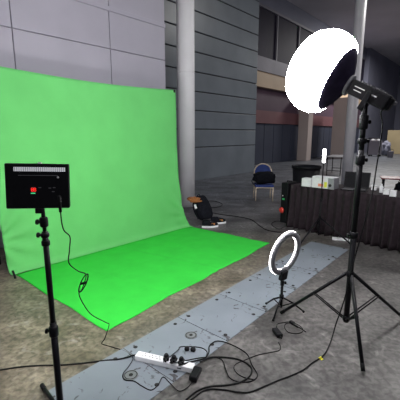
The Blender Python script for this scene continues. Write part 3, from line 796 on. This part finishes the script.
def blob(sx, sy, sz, seed, amp=.15, n=2.2, e=.55):
    mb = MB(); b = bmesh.new(); bmesh.ops.create_icosphere(b, subdivisions=4, radius=1)
    for v in b.verts:
        c = v.co.copy(); c = V([math.copysign(abs(k) ** e, k) for k in c]); 
        c *= 1 + amp * mnoise.noise(v.co * n + V((seed, 0, 0)))
        v.co = V((c.x * sx, c.y * sy, c.z * sz))
    for f in b.faces: f.smooth = True
    zmin = min(v.co.z for v in b.verts)
    for v in b.verts: v.co.z -= zmin
    mb.add(b); return mb
t = thing('shoulder_bag', 'bulging black bag slumped on the seat of the blue chair', 'bag', CH + V((-.01, -.07, zs_ + .024)))
obj('bag_body', blob(.275, .135, .145, 3, .22, 2.0, .7), 'blackcloth', t)
obj('flap', blob(.20, .02, .10, 5, .1), 'blackcloth', t).location = (0, -.12, .07)
obj('strap', MB().tube(smooth([(-.22, -.02, .18), (-.30, -.06, .10), (-.27, -.1, .02), (-.2, -.12, .05)]), .010, 8), 'blackcloth', t)

# ------------------------------------------------------------------ backpack, cap, shoes
q = fl(207.2, 220.8)
t = thing('backpack', 'black backpack leaning on the white pillar beside the green screen', 'backpack', q, math.radians(20))
BPR = Matrix.Rotation(math.radians(-20), 3, 'X') @ Matrix.Rotation(math.radians(-11), 3, 'Y')
def rot(mb, o=V((0, 0, 0))):
    for v in mb.bm.verts: v.co = BPR @ v.co + o
    zm = min(v.co.z for v in mb.bm.verts)
    return mb
def shapebp():
    mb = blob(.155, .095, .235, 9, .08, 1.6, .62)
    for v in mb.bm.verts:
        k = v.co.z / .47; v.co.x *= 1.05 - .28 * k ** 2; v.co.y *= 1.1 - .35 * k
    return mb
mb = rot(shapebp(), V((0, .05, .008))); zm = min(v.co.z for v in mb.bm.verts)
for v in mb.bm.verts: v.co.z -= zm - .002
obj('main_bag', mb, 'blackcloth', t)
mb = rot(blob(.115, .04, .13, 2, .08, 1.5, .6), V((.01, -.035, .04))); obj('front_pocket', mb, 'blackcloth', t)
obj('haul_loop', MB().tube(smooth([BPR @ V(p) + V((0, .05, 0)) for p in ((-.03, 0, .46), (-.02, 0, .50), (.02, 0, .50), (.03, 0, .46))]), .008, 8), 'blackcloth', t)
obj('shoulder_strap', MB().tube(smooth([BPR @ V(p) + V((0, .05, 0)) for p in ((-.10, -.02, .43), (-.17, -.02, .34), (-.18, -.02, .2), (-.15, -.02, .06))]), .014, 8), 'blackcloth', t)
obj('tag', MB().box(BPR @ V((-.155, -.06, .31)) + V((0, .02, 0)), (.042, .006, .085), 0, .002, BPR), 'paper', t, label='white hanging tag')
hq = atY(194, 201, q.y + .09) 
t = thing('hat', 'tan brown cap resting on top of the black backpack', 'cap', hq, .4)
mb = blob(.118, .10, .036, 4, .3, 3.5, .8); obj('crown', mb, 'brown', t)
mb = MB().grid(lambda u, v: V(((u - .5) * .24, -.08 - v * .08 * math.sin(PI * min(1, .15 + u * .7)), .016 - .012 * v)), 12, 5, .004)
obj('brim', mb, 'brown', t)
def shoe(x, y, ang, lab):
    q = fl(x, y); t = thing('sneaker', lab, 'shoe', q, ang, 'sneakers by the backpack')
    Ls = .29; t.scale = (1.05, 1.1, 1.25)
    def outl(z_, k, ex=0.0):
        pts = []
        for i in range(24):
            a = 2 * PI * i / 24; X = math.cos(a) * Ls / 2; w = .047 + .010 * math.cos(a) - .008 * math.cos(2 * a)
            pts.append((X * k, math.sin(a) * w * k + ex * 0))
        return pts
    mb = MB().prism(outl(0, 1), 0, .026); obj('sole', mb, 'white', t, label='white sole')
    mb = MB(); rings = []
    for z_, k, sh in ((.026, .97, 0), (.05, .94, 0), (.07, .80, -.02), (.085, .58, -.045), (.10, .48, -.07)):
        rings.append([mb.bm.verts.new((px * 1 + sh, py, z_ + (.012 if z_ > .08 and px < -.05 else 0))) for px, py in outl(z_, k)])
    for i in range(len(rings) - 1):
        for k in range(24):
            f = mb.bm.faces.new((rings[i][k], rings[i][(k + 1) % 24], rings[i + 1][(k + 1) % 24], rings[i + 1][k])); f.smooth = True
    mb.bm.faces.new(rings[0][::-1]); obj('upper', mb, 'blackcloth', t)
    mb = MB()
    for i in range(4): mb.cone((.0 + i * .022, -.028 + i * .002, .088 - i * .006), (.0 + i * .022, .028 - i * .002, .088 - i * .006), .004)
    obj('laces', mb, 'dim', t)
    obj('side_patch', MB().box((.035, -.043, .05), (.07, .012, .028), -.05, .004), 'brown', t, label='brown side patch')
shoe(210, 227, math.radians(14), 'black sneaker with white sole beside the green sheet, nearer of the pair')
shoe(218, 223.3, math.radians(14), 'black sneaker with white sole behind its mate, farther of the pair')

# back cables
cord('black cable lying from the backpack across the open floor to the table', fp(.008, (213, 213), (225, 215), (240, 217), (252, 220), (260, 226), (267, 230), (278, 232), (292, 232.5), (300, 235)), .007)
cord('black cable loop lying left of the red knobbed cabinet', fp(.008, (284, 227), (279, 229), (273, 226), (272, 223), (277, 221), (283, 222)), .006)
cord('thin black cable curving out behind the backpack', fp(.008, (206, 207), (214, 207.5), (221, 206), (221.5, 203.5), (214, 201), (206, 201)), .007)

# ------------------------------------------------------------------ far background
c = fl(345, 177)
t = thing('folding_table', 'bare folding table with thin legs far back beside the white pillar', 'table', c + V((0, .9, 0)), ANG + .2)
obj('tabletop', MB().box((0, 0, .73), (1.5, .6, .03), 0, .006), 'greyplastic', t)
for x in (-.62, .62):
    for y in (-.25, .25): obj('leg', MB().cone((x, y, 0), (x, y, .715), .016), 'black', t)
    obj('leg_brace', MB().cone((x, -.25, .2), (x, .25, .2), .012), 'black', t)
c = fl(376.5, 156.5)
t = thing('cage_trolley', 'grey panel trolley far back against the blue-grey wall', 'trolley', c, tang)
obj('side_panel', MB().box((-.15, 0, .62), (.75, .5, 1.0), 0, .02), 'sill', t)
mb = MB()
for x in (-.55, .25): mb.cone((x, -.28, .1), (x, -.28, 1.3), .03)
mb.cone((-.55, -.28, 1.3), (.25, -.28, 1.3), .03)
obj('frame', mb, 'black', t)
for x in (-.45, .15): 
    for y in (-.2, .2): obj('wheel', MB().lathe([(.06, -.02), (.06, .02)], (x, y, .06), (0, 1, 0), 14), 'rubber', t)
obj('load', blob(.26, .2, .10, 6, .3), 'label', t).location = (-.15, 0, 1.10)
c = fl(384.5, 156)
t = thing('bundle_heap', 'dark heap of bundled gear beside the far trolley', 'heap', c)
obj('heap', blob(.34, .32, .50, 8, .35, 2.5, .8), 'farwall', t)
c = fl(390, 157.5)
t = thing('bucket', 'pale bucket on the floor before the far heap', 'bucket', c)
obj('bucket_body', MB().lathe([(.16, 0), (.21, .42), (.22, .43), (.20, .43)]), 'sill', t)
obj('handle', MB().tube(smooth([(-.2, 0, .42), (-.1, -.1, .55), (.1, -.1, .55), (.2, 0, .42)]), .012, 8), 'black', t)

# ------------------------------------------------------------------ light of the hall
W = bpy.data.worlds.new('hall'); bpy.context.scene.world = W; W.use_nodes = True
W.node_tree.nodes['Background'].inputs[0].default_value = (.86, .86, 1, 1); W.node_tree.nodes['Background'].inputs[1].default_value = .24
def area(name, loc, target, e, sx, sy, col=(1, .98, .95)):
    l = bpy.data.lights.new(name, 'AREA'); l.energy = e; l.shape = 'RECTANGLE'; l.size = sx; l.size_y = sy; l.color = col
    o = bpy.data.objects.new(name, l); C.objects.link(o); o.location = loc
    o.rotation_euler = (V(target) - V(loc)).to_track_quat('-Z', 'Y').to_euler(); return o
area('hall_lamp', (3.5, 1.0, 8.0), (3.5, 1.5, 0), 170, 1.6, 1.6)
area('hall_lamp', (-2.5, 9.0, 8.2), (-1.0, 9.0, 0), 0.1, 1.2, 1.2) if False else None
area('hall_lamp', (9.0, 11.0, 8.2), (9.0, 11.0, 0), 560, 1.6, 1.6)
area('hall_lamp', (13.0, 24.0, 8.2), (12.0, 24.0, 0), 1100, 2, 2)
vs = bpy.context.scene.view_settings
bpy.context.scene.display_settings.display_device = 'sRGB'
vs.view_transform = 'Standard'; vs.look = 'None'; vs.gamma = 1; vs.use_curve_mapping = False; vs.exposure = -0.28
